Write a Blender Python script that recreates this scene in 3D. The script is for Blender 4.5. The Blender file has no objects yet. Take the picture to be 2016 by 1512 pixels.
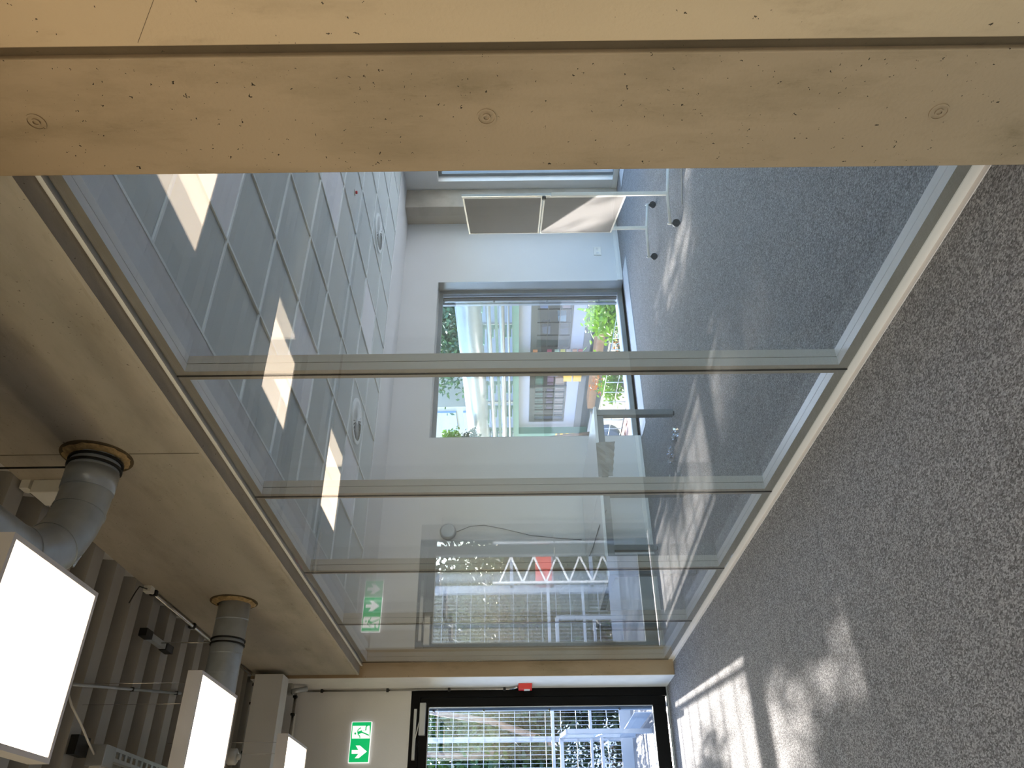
import bpy, math, random
from mathutils import Vector, Matrix
sc = bpy.context.scene
COL = sc.collection
R = random.Random(7)
PI = math.pi

# ------------------------------------------------------------------ camera, world, sun, exposure
FPX, YAW, PITCH, ROLL, HC = 1536.3, .58690, .0006, -.0109, 1.48
F = Vector((math.sin(YAW), math.cos(YAW), 0)); Rt = Vector((math.cos(YAW), -math.sin(YAW), 0)); Up = Vector((0, 0, 1))
F2 = F * math.cos(PITCH) + Up * math.sin(PITCH); U2 = Up * math.cos(PITCH) - F * math.sin(PITCH)
R3 = Rt * math.cos(ROLL) + U2 * math.sin(ROLL); U3 = U2 * math.cos(ROLL) - Rt * math.sin(ROLL)
cam_d = bpy.data.cameras.new('camera'); cam = bpy.data.objects.new('camera', cam_d); COL.objects.link(cam)
cx, cy, cz = -U3, R3, -F2          # the phone was held sideways: picture-right is down
cam.matrix_world = Matrix(((cx.x, cy.x, cz.x, 0), (cx.y, cy.y, cz.y, 0), (cx.z, cy.z, cz.z, HC), (0, 0, 0, 1)))
cam_d.sensor_fit = 'HORIZONTAL'; cam_d.sensor_width = 36; cam_d.lens = 36 * FPX / 2016
cam_d.clip_start = .05; cam_d.clip_end = 300
sc.camera = cam
sc.view_settings.view_transform = 'Standard'; sc.view_settings.look = 'None'
sc.view_settings.gamma = 1; sc.view_settings.use_curve_mapping = False
sc.view_settings.exposure = 0.12
w = bpy.data.worlds.new('world'); sc.world = w; w.use_nodes = True
wn = w.node_tree.nodes; wl = w.node_tree.links
sky = wn.new('ShaderNodeTexSky'); sky.sky_type = 'NISHITA'; sky.sun_disc = False
sky.sun_elevation = math.radians(26.7); sky.sun_rotation = math.radians(5.1); sky.air_density = 1.0; sky.dust_density = 1.2
bg = wn['Background']; wl.new(sky.outputs[0], bg.inputs[0]); bg.inputs[1].default_value = 1.2
SUN = Vector((.089, 1, .505)).normalized()
sd = bpy.data.lights.new('sun', 'SUN'); so = bpy.data.objects.new('sun', sd); COL.objects.link(so)
sd.energy = 34; sd.color = (1, .83, .67); sd.angle = math.radians(.55)
so.rotation_euler = SUN.to_track_quat('Z', 'Y').to_euler(); so.location = (5, 30, 20)
LED = 6.0                                             # emission of the ceiling lamps
sc.cycles.max_bounces = 10; sc.cycles.transparent_max_bounces = 24; sc.cycles.diffuse_bounces = 5
sc.cycles.glossy_bounces = 4; sc.cycles.transmission_bounces = 4; sc.cycles.caustics_reflective = False; sc.cycles.caustics_refractive = False
sc.cycles.sample_clamp_indirect = 6

# ------------------------------------------------------------------ materials
def lin(c):
    return tuple((x / 12.92 if x <= .04045 else ((x + .055) / 1.055) ** 2.4) for x in c) + (1,)
MATS = {}
def mat(name, rgb, rough=.6, metal=0, noise=None, amt=.1, bump=0, bscale=None, spec=.5, stretch=None):
    """rgb in sRGB 0..1; noise = scale of a soft colour mottle."""
    m = bpy.data.materials.new(name); m.use_nodes = True; MATS[name] = m
    n = m.node_tree.nodes; l = m.node_tree.links; b = n['Principled BSDF']
    b.inputs['Roughness'].default_value = rough; b.inputs['Metallic'].default_value = metal
    b.inputs['Specular IOR Level'].default_value = spec
    c = lin(rgb); b.inputs['Base Color'].default_value = c
    tc = n.new('ShaderNodeTexCoord'); mp = n.new('ShaderNodeMapping'); l.new(tc.outputs['Object'], mp.inputs[0])
    if stretch: mp.inputs['Scale'].default_value = stretch
    nz = n.new('ShaderNodeTexNoise'); nz.inputs['Scale'].default_value = noise or 3; nz.inputs['Detail'].default_value = 5
    l.new(mp.outputs[0], nz.inputs[0])
    r = n.new('ShaderNodeValToRGB'); l.new(nz.outputs[0], r.inputs[0])
    r.color_ramp.elements[0].position = .3; r.color_ramp.elements[1].position = .7
    r.color_ramp.elements[0].color = tuple(x * (1 - amt) for x in c[:3]) + (1,)
    r.color_ramp.elements[1].color = tuple(min(1, x * (1 + amt)) for x in c[:3]) + (1,)
    l.new(r.outputs[0], b.inputs['Base Color'])
    if bump:
        n2 = n.new('ShaderNodeTexNoise'); n2.inputs['Scale'].default_value = bscale or 60; l.new(mp.outputs[0], n2.inputs[0])
        bp = n.new('ShaderNodeBump'); bp.inputs['Strength'].default_value = bump; bp.inputs['Distance'].default_value = .01
        l.new(n2.outputs[0], bp.inputs['Height']); l.new(bp.outputs[0], b.inputs['Normal'])
    return m

def concrete(name, rgb, dark, pore=1.0, pore_keep=.80, stretch=(1, 1, .35)):
    m = mat(name, rgb, .85, noise=2.2, amt=.10, stretch=stretch, spec=.25)
    n = m.node_tree.nodes; l = m.node_tree.links; b = n['Principled BSDF']; tc = n['Texture Coordinate']; mp = n['Mapping']
    base = n['Color Ramp']
    # blotchy stains
    s = n.new('ShaderNodeTexNoise'); s.inputs['Scale'].default_value = 5; s.inputs['Detail'].default_value = 8; s.inputs['Roughness'].default_value = .65
    l.new(mp.outputs[0], s.inputs[0])
    sr = n.new('ShaderNodeValToRGB'); sr.color_ramp.elements[0].position = .47; sr.color_ramp.elements[1].position = .72; l.new(s.outputs[0], sr.inputs[0])
    mx = n.new('ShaderNodeMixRGB'); mx.inputs[2].default_value = lin(dark); l.new(base.outputs[0], mx.inputs[1])
    mul = n.new('ShaderNodeMath'); mul.operation = 'MULTIPLY'; mul.inputs[1].default_value = .5; l.new(sr.outputs[0], mul.inputs[0]); l.new(mul.outputs[0], mx.inputs[0])
    # pores: a few voronoi cells carry a small hole
    masks = []
    for sc_, thr, keep in ((62, .17, pore_keep - .14), (26, .12, .80), (12, .045, .72)):
        wrp = n.new('ShaderNodeTexNoise'); wrp.inputs['Scale'].default_value = 95; l.new(tc.outputs['Object'], wrp.inputs[0])
        add = n.new('ShaderNodeMixRGB'); add.blend_type = 'ADD'; add.inputs[0].default_value = .028; l.new(tc.outputs['Object'], add.inputs[1]); l.new(wrp.outputs[1], add.inputs[2])
        v = n.new('ShaderNodeTexVoronoi'); v.inputs['Scale'].default_value = sc_; l.new(add.outputs[0], v.inputs['Vector'])
        sep = n.new('ShaderNodeSeparateColor'); l.new(v.outputs['Color'], sep.inputs[0])
        g = n.new('ShaderNodeMath'); g.operation = 'GREATER_THAN'; g.inputs[1].default_value = keep; l.new(sep.outputs[0], g.inputs[0])
        th = n.new('ShaderNodeMath'); th.operation = 'MULTIPLY'; th.inputs[1].default_value = thr; l.new(sep.outputs[1], th.inputs[0])
        lt = n.new('ShaderNodeMath'); lt.operation = 'LESS_THAN'; l.new(v.outputs['Distance'], lt.inputs[0]); l.new(th.outputs[0], lt.inputs[1])
        a = n.new('ShaderNodeMath'); a.operation = 'MULTIPLY'; l.new(g.outputs[0], a.inputs[0]); l.new(lt.outputs[0], a.inputs[1]); masks.append(a)
    m0 = n.new('ShaderNodeMath'); m0.operation = 'MAXIMUM'; l.new(masks[0].outputs[0], m0.inputs[0]); l.new(masks[1].outputs[0], m0.inputs[1])
    mm = n.new('ShaderNodeMath'); mm.operation = 'MAXIMUM'; l.new(m0.outputs[0], mm.inputs[0]); l.new(masks[2].outputs[0], mm.inputs[1])
    s2 = n.new('ShaderNodeTexNoise'); s2.inputs['Scale'].default_value = 22; s2.inputs['Detail'].default_value = 10; s2.inputs['Roughness'].default_value = .7; l.new(mp.outputs[0], s2.inputs[0])
    s3 = n.new('ShaderNodeMapRange'); s3.inputs[1].default_value = .55; s3.inputs[2].default_value = .70; l.new(s2.outputs[0], s3.inputs[0])
    s4 = n.new('ShaderNodeMath'); s4.operation = 'MULTIPLY'; l.new(s3.outputs[0], s4.inputs[0]); l.new(sr.outputs[0], s4.inputs[1])
    s5 = n.new('ShaderNodeMath'); s5.operation = 'MULTIPLY_ADD'; s5.inputs[1].default_value = .6; s5.use_clamp = True; l.new(s4.outputs[0], s5.inputs[0]); l.new(mul.outputs[0], s5.inputs[2]); l.new(s5.outputs[0], mx.inputs[0])
    pm = n.new('ShaderNodeMath'); pm.operation = 'MULTIPLY'; pm.inputs[1].default_value = pore; l.new(mm.outputs[0], pm.inputs[0])
    m2 = n.new('ShaderNodeMixRGB'); m2.inputs[2].default_value = lin((.16, .13, .09)); l.new(pm.outputs[0], m2.inputs[0]); l.new(mx.outputs[0], m2.inputs[1])
    l.new(m2.outputs[0], b.inputs['Base Color'])
    fine = n.new('ShaderNodeTexNoise'); fine.inputs['Scale'].default_value = 90; l.new(tc.outputs['Object'], fine.inputs[0])
    sub = n.new('ShaderNodeMath'); sub.operation = 'SUBTRACT'; l.new(fine.outputs[0], sub.inputs[0]); l.new(pm.outputs[0], sub.inputs[1])
    bp = n.new('ShaderNodeBump'); bp.inputs['Strength'].default_value = .25; bp.inputs['Distance'].default_value = .004; l.new(sub.outputs[0], bp.inputs['Height']); l.new(bp.outputs[0], b.inputs['Normal'])
    return m

def glass(name, tint, ior_r0=.045, extra=0):
    m = bpy.data.materials.new(name); m.use_nodes = True; n = m.node_tree.nodes; l = m.node_tree.links; n.clear(); MATS[name] = m
    out = n.new('ShaderNodeOutputMaterial'); mix = n.new('ShaderNodeMixShader'); t = n.new('ShaderNodeBsdfTransparent'); g = n.new('ShaderNodeBsdfGlossy')
    t.inputs[0].default_value = tint; g.inputs['Roughness'].default_value = 0; g.inputs[0].default_value = (1, 1, 1, 1)
    geo = n.new('ShaderNodeNewGeometry'); dot = n.new('ShaderNodeVectorMath'); dot.operation = 'DOT_PRODUCT'
    l.new(geo.outputs['Incoming'], dot.inputs[0]); l.new(geo.outputs['Normal'], dot.inputs[1])
    def mt(op, a, b_=None, v=None):
        x = n.new('ShaderNodeMath'); x.operation = op; l.new(a, x.inputs[0])
        if b_ is not None: l.new(b_, x.inputs[1])
        if v is not None: x.inputs[1].default_value = v
        return x.outputs[0]
    a = mt('ABSOLUTE', dot.outputs['Value']); one = n.new('ShaderNodeMath'); one.operation = 'SUBTRACT'; one.inputs[0].default_value = 1; l.new(a, one.inputs[1])
    p = mt('POWER', one.outputs[0], v=5); q = mt('MULTIPLY', p, v=1 - ior_r0); r = mt('ADD', q, v=ior_r0)
    l.new(r, mix.inputs[0]); l.new(t.outputs[0], mix.inputs[1]); l.new(g.outputs[0], mix.inputs[2]); l.new(mix.outputs[0], out.inputs[0])
    return m

def carpet(name, c1, c2, c3):
    m = mat(name, c1, .95, spec=.1); n = m.node_tree.nodes; l = m.node_tree.links; b = n['Principled BSDF']; tc = n['Texture Coordinate']
    mp = n['Mapping']; mp.inputs['Scale'].default_value = (1, .6, 1); mp.inputs['Rotation'].default_value = (0, 0, .5)
    nz = n['Noise Texture']; nz.inputs['Scale'].default_value = 120; nz.inputs['Detail'].default_value = 6; nz.inputs['Roughness'].default_value = .82; nz.inputs['Distortion'].default_value = .1
    r = n['Color Ramp']; e = r.color_ramp.elements; e[0].position = .30; e[0].color = lin(c2); e[1].position = .70; e[1].color = lin(c3)
    x = e.new(.5); x.color = lin(c1)
    vo = n.new('ShaderNodeTexVoronoi'); vo.inputs['Scale'].default_value = 230; l.new(mp.outputs[0], vo.inputs['Vector'])
    sp_ = n.new('ShaderNodeSeparateColor'); l.new(vo.outputs['Color'], sp_.inputs[0])
    av = n.new('ShaderNodeMix'); av.data_type = 'FLOAT'; av.inputs[0].default_value = .38; l.new(nz.outputs[0], av.inputs[2]); l.new(sp_.outputs[0], av.inputs[3]); l.new(av.outputs[0], r.inputs[0])
    b.inputs['Sheen Weight'].default_value = .18; b.inputs['Sheen Roughness'].default_value = .45
    big = n.new('ShaderNodeTexNoise'); big.inputs['Scale'].default_value = 9; big.inputs['Detail'].default_value = 4; l.new(tc.outputs['Object'], big.inputs[0])
    mr = n.new('ShaderNodeMapRange'); mr.inputs[1].default_value = .3; mr.inputs[2].default_value = .7; mr.inputs[3].default_value = .9; mr.inputs[4].default_value = 1.08; l.new(big.outputs[0], mr.inputs[0])
    vm = n.new('ShaderNodeVectorMath'); vm.operation = 'SCALE'; l.new(r.outputs[0], vm.inputs[0]); l.new(mr.outputs[0], vm.inputs['Scale']); l.new(vm.outputs[0], b.inputs['Base Color'])
    bp = n.new('ShaderNodeBump'); bp.inputs['Strength'].default_value = .6; bp.inputs['Distance'].default_value = .006; l.new(nz.outputs[0], bp.inputs['Height']); l.new(bp.outputs[0], b.inputs['Normal'])
    return m

def emit(name, rgb, s):
    m = bpy.data.materials.new(name); m.use_nodes = True; b = m.node_tree.nodes['Principled BSDF']; MATS[name] = m
    b.inputs['Base Color'].default_value = (rgb[0] * .6, rgb[1] * .6, rgb[2] * .6, 1); b.inputs['Emission Color'].default_value = tuple(rgb) + (1,); b.inputs['Emission Strength'].default_value = s
    return m

CON = concrete('column_concrete', (.63, .545, .44), (.44, .38, .28))
CON2 = concrete('beam_concrete', (.70, .665, .61), (.56, .53, .47), pore=.7, pore_keep=.93, stretch=(1, .3, 1))
CARP = carpet('carpet_pile', (.535, .515, .50), (.34, .325, .31), (.74, .72, .70))
WHITEP = mat('painted_wall', (.84, .84, .84), .8, noise=1.5, amt=.03, bump=.05, bscale=120)
ENDP = mat('painted_blocks', (.88, .875, .87), .8, noise=1.2, amt=.04, bump=.1, bscale=80)
FRAMEM = mat('partition_frame', (.63, .615, .585), .45, noise=4, amt=.015)
TRIMW = mat('trim_white', (.90, .895, .88), .35, noise=4, amt=.02)
BORD = mat('grey_glass_border', (.54, .515, .485), .5)
TRIMC = mat('channel_cream', (.88, .84, .80), .5, noise=4, amt=.02)
GAPM = mat('rubber_seal', (.10, .095, .09), .8)
TILEM = mat('ceiling_tile_face', (.80, .825, .82), .9, noise=300, amt=.04)
TILEL = mat('unlit_lamp_panel', (.94, .94, .95), .6, noise=8, amt=.02)
GRIDM = mat('ceiling_grid_metal', (.92, .94, .94), .5)
DECKM = mat('deck_steel', (.655, .64, .615), .5, .1, noise=2, amt=.12)
GALV = mat('galvanised_steel', (.70, .73, .76), .30, .3, noise=9, amt=.12)
CHROME = mat('bright_conduit', (.80, .79, .77), .25, .9)
BLACKM = mat('black_clamp', (.05, .05, .05), .5)
DOORB = mat('black_door_paint', (.02, .02, .022), .5, spec=.12)
FOAM = mat('insulating_foam', (.66, .56, .40), .95, noise=40, amt=.3, bump=.6, bscale=60)
ALU = mat('grey_aluminium', (.66, .67, .68), .4, .5)
WFRAME = mat('window_frame_grey', (.46, .49, .51), .4, .2)
FELT = mat('grey_felt', (.54, .515, .50), .95, noise=200, amt=.05)
REDM = mat('red_plastic', (.80, .05, .06), .4)
PVCW = mat('white_plastic', (.88, .87, .84), .45)
LAMPF = mat('lamp_frame_grey', (.83, .80, .78), .4)
PALEST = mat('pale_blue_paint', (.50, .56, .64), .45, noise=3, amt=.04)
DESKM = mat('desk_top', (.92, .93, .94), .22, noise=2, amt=.02)
DESKG = mat('desk_steel', (.42, .43, .44), .4, .3)
DIFF = emit('lamp_diffuser', (1.0, .81, .61), LED)
SIGNG = emit('sign_green', (.0, .50, .14), .75); SIGNW = emit('sign_white', (1, 1, .97), .85)
PGLASS = glass('partition_glass', (.982, .985, .982, 1), .045)
WGLASS = glass('window_glass', (.84, .91, 1, 1), .04)  # blue of the skylight is put into the pane tint
FILLGLASS = glass('warm_fill_glass', (.84, .77, .69, 1), .04)  # warm tint added so daylight from the unseen windows turns warmer
FILM = glass('clear_film', (.93, .95, .96, 1), .25)

# ------------------------------------------------------------------ mesh helpers
class MB:
    def __init__(s): s.v = []; s.f = []; s.smooth = []
    def poly(s, vs, fs, sm=False):
        o = len(s.v); s.v += [tuple(v) for v in vs]; s.f += [tuple(i + o for i in f) for f in fs]; s.smooth += [sm] * len(fs)
        return s
    def box(s, x0, x1, y0, y1, z0, z1):
        if x0 > x1: x0, x1 = x1, x0
        if y0 > y1: y0, y1 = y1, y0
        if z0 > z1: z0, z1 = z1, z0
        return s.poly([(x0, y0, z0), (x1, y0, z0), (x1, y1, z0), (x0, y1, z0), (x0, y0, z1), (x1, y0, z1), (x1, y1, z1), (x0, y1, z1)],
                      [(0, 3, 2, 1), (4, 5, 6, 7), (0, 1, 5, 4), (1, 2, 6, 5), (2, 3, 7, 6), (3, 0, 4, 7)])
    def tube(s, pts, r, n=12, cap=True):
        pts = [Vector(p) for p in pts]; rs = r if isinstance(r, (list, tuple)) else [r] * len(pts)
        prev = None; rings = []; o = len(s.v)
        for i, p in enumerate(pts):
            t = ((pts[min(i + 1, len(pts) - 1)] - pts[max(i - 1, 0)])).normalized()
            if prev is None:
                a = Vector((0, 0, 1)) if abs(t.z) < .9 else Vector((1, 0, 0)); u = t.cross(a).normalized()
            else: u = (prev - t * prev.dot(t)).normalized()
            prev = u; v = t.cross(u)
            for k in range(n):
                an = 2 * PI * k / n; s.v.append(tuple(p + (u * math.cos(an) + v * math.sin(an)) * rs[i]))
        for i in range(len(pts) - 1):
            for k in range(n):
                k2 = (k + 1) % n
                s.f.append((o + i * n + k, o + i * n + k2, o + (i + 1) * n + k2, o + (i + 1) * n + k)); s.smooth.append(True)
        if cap:
            s.f.append(tuple(o + k for k in reversed(range(n)))); s.smooth.append(False)
            s.f.append(tuple(o + (len(pts) - 1) * n + k for k in range(n))); s.smooth.append(False)
        return s
    def prism(s, outline, axis, a, b):
        """outline: 2-D points; extruded along axis from a to b."""
        n = len(outline)
        def P(p, t): return {'x': (t, p[0], p[1]), 'y': (p[0], t, p[1]), 'z': (p[0], p[1], t)}[axis]
        return s.poly([P(p, a) for p in outline] + [P(p, b) for p in outline],
                      [tuple(reversed(range(n))), tuple(range(n, 2 * n))] + [(i, (i + 1) % n, n + (i + 1) % n, n + i) for i in range(n)])
    def bar(s, p, q, w_, h=None):
        """square bar from p to q"""
        p = Vector(p); q = Vector(q); t = (q - p).normalized(); a = Vector((0, 0, 1)) if abs(t.z) < .95 else Vector((0, 1, 0))
        u = t.cross(a).normalized() * w_ / 2; v = t.cross(u).normalized() * (h or w_) / 2
        c = [p - u - v, p + u - v, p + u + v, p - u + v, q - u - v, q + u - v, q + u + v, q - u + v]
        return s.poly(c, [(0, 3, 2, 1), (4, 5, 6, 7), (0, 1, 5, 4), (1, 2, 6, 5), (2, 3, 7, 6), (3, 0, 4, 7)])
    def ring(s, c, nrm, r0, r1, th, n=28):
        c = Vector(c); nrm = Vector(nrm).normalized(); a = Vector((0, 0, 1)) if abs(nrm.z) < .9 else Vector((1, 0, 0)); u = nrm.cross(a).normalized(); v = nrm.cross(u)
        o = len(s.v)
        for k in range(n):
            an = 2 * PI * k / n; d = u * math.cos(an) + v * math.sin(an)
            s.v += [tuple(c + d * r0), tuple(c + d * r0 + nrm * th), tuple(c + d * r1 + nrm * th), tuple(c + d * r1)]
        for k in range(n):
            a_ = o + 4 * k; b_ = o + 4 * ((k + 1) % n)
            for i in range(4):
                j = (i + 1) % 4; s.f.append((a_ + i, b_ + i, b_ + j, a_ + j)); s.smooth.append(False)
        return s
    def mesh(s, name, m):
        me = bpy.data.meshes.new(name); me.from_pydata(s.v, [], s.f); me.materials.append(m)
        me.polygons.foreach_set('use_smooth', s.smooth); me.update()
        return me
def link(name, me, parent=None, loc=None):
    o = bpy.data.objects.new(name, me); COL.objects.link(o)
    if parent: o.parent = parent
    if loc is not None: o.location = loc
    return o
def tag(o, label=None, cat=None, group=None, kind=None):
    if label: o['label'] = label
    if cat: o['category'] = cat
    if group: o['group'] = group
    if kind: o['kind'] = kind
    return o
def thing(name, label, cat, loc=(0, 0, 0), group=None, rz=0):
    o = bpy.data.objects.new(name, None); COL.objects.link(o); o.location = loc; o.rotation_euler = (0, 0, rz); o.empty_display_size = .1
    return tag(o, label, cat, group)
def part(name, mb, m, parent, bevel=0):
    """mb in world space; the part keeps its parent's location as origin"""
    org = parent.location if parent else Vector((0, 0, 0)); p = parent
    if parent and parent.parent: org = org + parent.parent.location
    me_v = [(x - org[0], y - org[1], z - org[2]) for x, y, z in mb.v]; mb.v = me_v
    o = link(name, mb.mesh(name, m), parent)
    if bevel:
        b = o.modifiers.new('bevel', 'BEVEL'); b.width = bevel; b.segments = 2; b.limit_method = 'ANGLE'
    return o
def struct(name, mb, m, parent=None, bevel=0):
    o = link(name, mb.mesh(name, m), parent)
    if parent is None: o['kind'] = 'structure'
    if bevel:
        b = o.modifiers.new('bevel', 'BEVEL'); b.width = bevel; b.segments = 2; b.limit_method = 'ANGLE'
    return o
def solo(name, mb, m, label, cat, group=None, bevel=0):
    o = struct(name, mb, m, None, bevel); del o['kind']; return tag(o, label, cat, group)

# ------------------------------------------------------------------ shell
XP = 1.885      # front face of the glass
YW = 7.88       # room end wall
YE = 8.03       # corridor end wall
ZS = 2.94       # underside of concrete beam
struct('floor', MB().box(-4.5, 8.45, -5, 8.25, -.2, 0), CARP)
# wide unseen glazed fronts, added left and behind the camera for more daylight
struct('wall_left', MB().box(-4.7, -4.5, -5, 8.25, -.2, .25).box(-4.7, -4.5, -5, 8.25, 3.75, 4.3).box(-4.7, -4.5, 6.9, 8.25, .25, 3.75), ENDP)
struct('wall_back', MB().box(-4.7, 8.7, -5.2, -5, -.2, .25).box(-4.7, 8.7, -5.2, -5, 3.75, 4.3).box(1.6, 2.3, -5.2, -5, .25, 3.75), ENDP)
lw = struct('fill_window_4', MB(), WFRAME); mb = MB()
for y in (-4.95, -2.6, -.25, 2.1, 4.45, 6.8): mb.box(-4.65, -4.55, y, y + .08, .25, 3.75)
part('frame', mb, WFRAME, lw); part('pane', MB().box(-4.61, -4.59, -5, 6.9, .25, 3.75), FILLGLASS, lw)
bw = struct('fill_window_5', MB(), WFRAME); mb = MB()
for x in (-4.6, -2.5, -.4, 1.5, 2.3, 4.4, 6.5, 8.2): mb.box(x, x + .08, -5.15, -5.05, .25, 3.75)
part('frame', mb, WFRAME, bw); part('pane', MB().box(-4.7, 1.6, -5.11, -5.09, .25, 3.75), FILLGLASS, bw); part('pane', MB().box(2.3, 8.5, -5.11, -5.09, .25, 3.75), WGLASS, bw)
# trapezoidal steel deck over the corridor, ribs run across
mb = MB(); P_ = .30; y = -5.1; prof = []
while y < 8.1:
    prof += [(y, 4.09), (y + .11, 4.09), (y + .145, 3.95), (y + .265, 3.95)]; y += P_
prof = [(p[0], p[1]) for p in prof]; n_ = len(prof)
vs = [(-4.6, a, b) for a, b in prof] + [(2.0, a, b) for a, b in prof] + [(-4.6, a, b + .012) for a, b in prof] + [(2.0, a, b + .012) for a, b in prof]
fs = []
for i in range(n_ - 1): fs += [(i, i + 1, n_ + i + 1, n_ + i), (2 * n_ + i, 3 * n_ + i, 3 * n_ + i + 1, 2 * n_ + i + 1)]
mb.poly(vs, fs)
struct('ceiling', mb, DECKM)
struct('wall_roof', MB().box(-4.8, 8.8, -5.3, 8.3, 4.15, 4.35), CON2)
# deep beam above the partition
beam = thing('concrete_beam', 'deep grey concrete beam above the glass partition with round duct holes', 'beam', (1.785, 4.5, ZS))
part('beam_body', MB().box(1.785, 2.03, 1.53, 8.03, ZS, 3.95), CON2, beam)
mb = MB(); y = 1.53
rough = []
while y < 8.0:
    rough.append((y, R.uniform(0, .007))); y += R.uniform(.03, .09)
for (a, d), (b, d2) in zip(rough, rough[1:]): mb.poly([(1.785, a, ZS - .001), (1.785, b, ZS - .001), (1.785 - d2, b, ZS + .012), (1.785 - d, a, ZS + .012), (1.785, a, ZS + .03), (1.785, b, ZS + .03)], [(0, 3, 2, 1), (3, 4, 5, 2)])
part('rough_edge', mb, CON2, beam)
mb = MB(); mb.box(1.7835, 1.786, 3.243, 3.247, ZS + .02, 3.95); part('formwork_joint', mb, concrete('joint_concrete', (.42, .39, .34), (.3, .28, .24), 0), beam)
part('flute_filler', MB().box(1.80, 1.83, 1.53, 8.03, 3.95, 4.1), WHITEP, beam)
# near column
colm = thing('concrete_column', 'near concrete column with round anchor marks filling the right foreground', 'column', (1.93, 1.33, 0))
part('column_shaft', MB().box(1.755, 2.1, 1.160, 1.531, 0, 3.95), CON, colm, .004)
part('shadow_joint', MB().box(1.772, 2.1, 1.12, 1.165, 0, 3.95), concrete('joint_dark_concrete', (.40, .34, .26), (.28, .24, .18), .6), colm)
for z in (.33, 1.542, 2.749):
    m_ = MB().ring((1.7552, 1.344, z), (-1, 0, 0), .0215, .0262, .004); m_.ring((1.7552, 1.344, z), (-1, 0, 0), .0075, .011, .005)
    part('anchor_ring', m_, CON, colm)
wallr = struct('wall_right', MB().box(1.748, 2.1, -5, 1.124, 0, 3.95), concrete('wall_concrete', (.74, .645, .52), (.55, .47, .36), .9, .86), None, .004)
part('panel_joint', MB().poly([(1.7475, 1.1130, 2.3800), (1.7475, 1.1130, 2.3815), (1.7475, 1.0060, 2.3015), (1.7475, 1.0060, 2.3000)], [(0, 1, 2, 3)]), MATS['joint_dark_concrete'], wallr)
# far column
col2 = thing('concrete_column', 'far concrete column between the glass partition and the black door', 'column', (1.9, 7.8, 0))
part('column_shaft', MB().box(1.757, 2.03, 7.55, YE, 0, 3.95), CON, col2, .004)
part('pale_side', MB().box(1.754, 1.757, 7.553, YE, 0.0, 3.95), mat('side_pale', (.88, .865, .85), .75, noise=6, amt=.05), col2)  # thin paler skin over the corridor side
# end wall of the corridor, with door hole X .47..1.757, z 0..2.5
struct('wall_end', MB().box(-4.5, .46, YE, 8.25, -.2, 4.3).box(.46, 1.757, YE, 8.25, 2.50, 4.3).box(1.757, 2.03, YE, 8.25, -.2, 4.3), ENDP)
# end wall of the room with window hole X 4.52..6.92, z .0..2.46
struct('wall_window', MB().box(2.03, 4.50, YW, 8.25, -.2, 4.3).box(4.50, 6.88, YW, 8.25, 2.455, 4.3).box(6.88, 8.75, YW, 8.25, -.2, 4.3).box(4.50, 6.88, YW, 8.25, -.2, .0), WHITEP)
# side wall of the room with windows
struct('wall_side', MB().box(8.3, 8.52, 7.42, YW + .3, -.2, 4.3).box(8.3, 8.52, 4.4, 7.42, 2.48, 4.3).box(8.3, 8.52, 3.9, 4.4, -.2, 4.3).box(8.3, 8.52, -3.9, 3.9, 2.48, 4.3).box(8.3, 8.52, -5, -3.9, -.2, 4.3), WHITEP)
struct('wall_partition', MB().box(2.1, 8.3, -5.0, -4.96, 3.0, 4.1), WHITEP)
# skirtings
mb = MB().box(2.03, 4.50, YW - .014, YW, 0, .07).box(6.88, 7.95, YW - .014, YW, 0, .07)
struct('baseboard_window', mb, TRIMW, None, .002)
struct('baseboard_side', MB().box(8.286, 8.3, -5, YW, 0, .07), TRIMW, None, .002)
# rounded white base cove where the skirting turns into the window reveal
# ------------------------------------------------------------------ room ceiling
ZC = 2.924; A_ = .5993; X0 = 2.226; Y0c = 2.896
ceil2 = struct('ceiling', MB().box(2.03, 8.3, 7.09 - .01, YW, ZC, ZC + .05).box(2.03, X0 + .0, -4.95, 7.09, ZC, ZC + .05).box(X0 - .02, 8.3, -4.95, -3.0, ZC, ZC + .05), WHITEP)
mb = MB(); ymin = Y0c - 10 * A_
for j in range(0, 11): mb.box(X0 + j * A_ - .0075, X0 + j * A_ + .0075, ymin - .1, 7.09, ZC - .002, ZC + .02)
for i in range(-10, 8): mb.box(X0, 8.3, Y0c + i * A_ - .0075, Y0c + i * A_ + .0075, ZC - .0015, ZC + .02)
part('ceiling_grid', mb, GRIDM, ceil2)
tile_me = MB().box(-.288, .288, -.288, .288, 0, .02).mesh('ceiling_tile', TILEM)
lamp_me = MB().box(-.291, .291, -.291, .291, 0, .02).mesh('lamp_panel', TILEL)
lamps = {(j, i) for j in (1, 4, 7) for i in (-7, -4, -1, 2, 5)} - {(7, 5)}
diffs = {(6, 5), (2, 5)}
for j in range(0, 11):
    for i in range(-10, 7):
        x = X0 + (j + .5) * A_; y = Y0c + (i + .5) * A_
        if x > 8.3: continue
        if (j, i) in diffs: continue
        o = link('lamp_panel' if (j, i) in lamps else 'ceiling_tile', lamp_me if (j, i) in lamps else tile_me, ceil2, (x, y, ZC + R.uniform(.006, .010)))
        if x + .3 > 8.3: o.scale = (.45, 1, 1); o.location.x = x - .16
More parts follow.
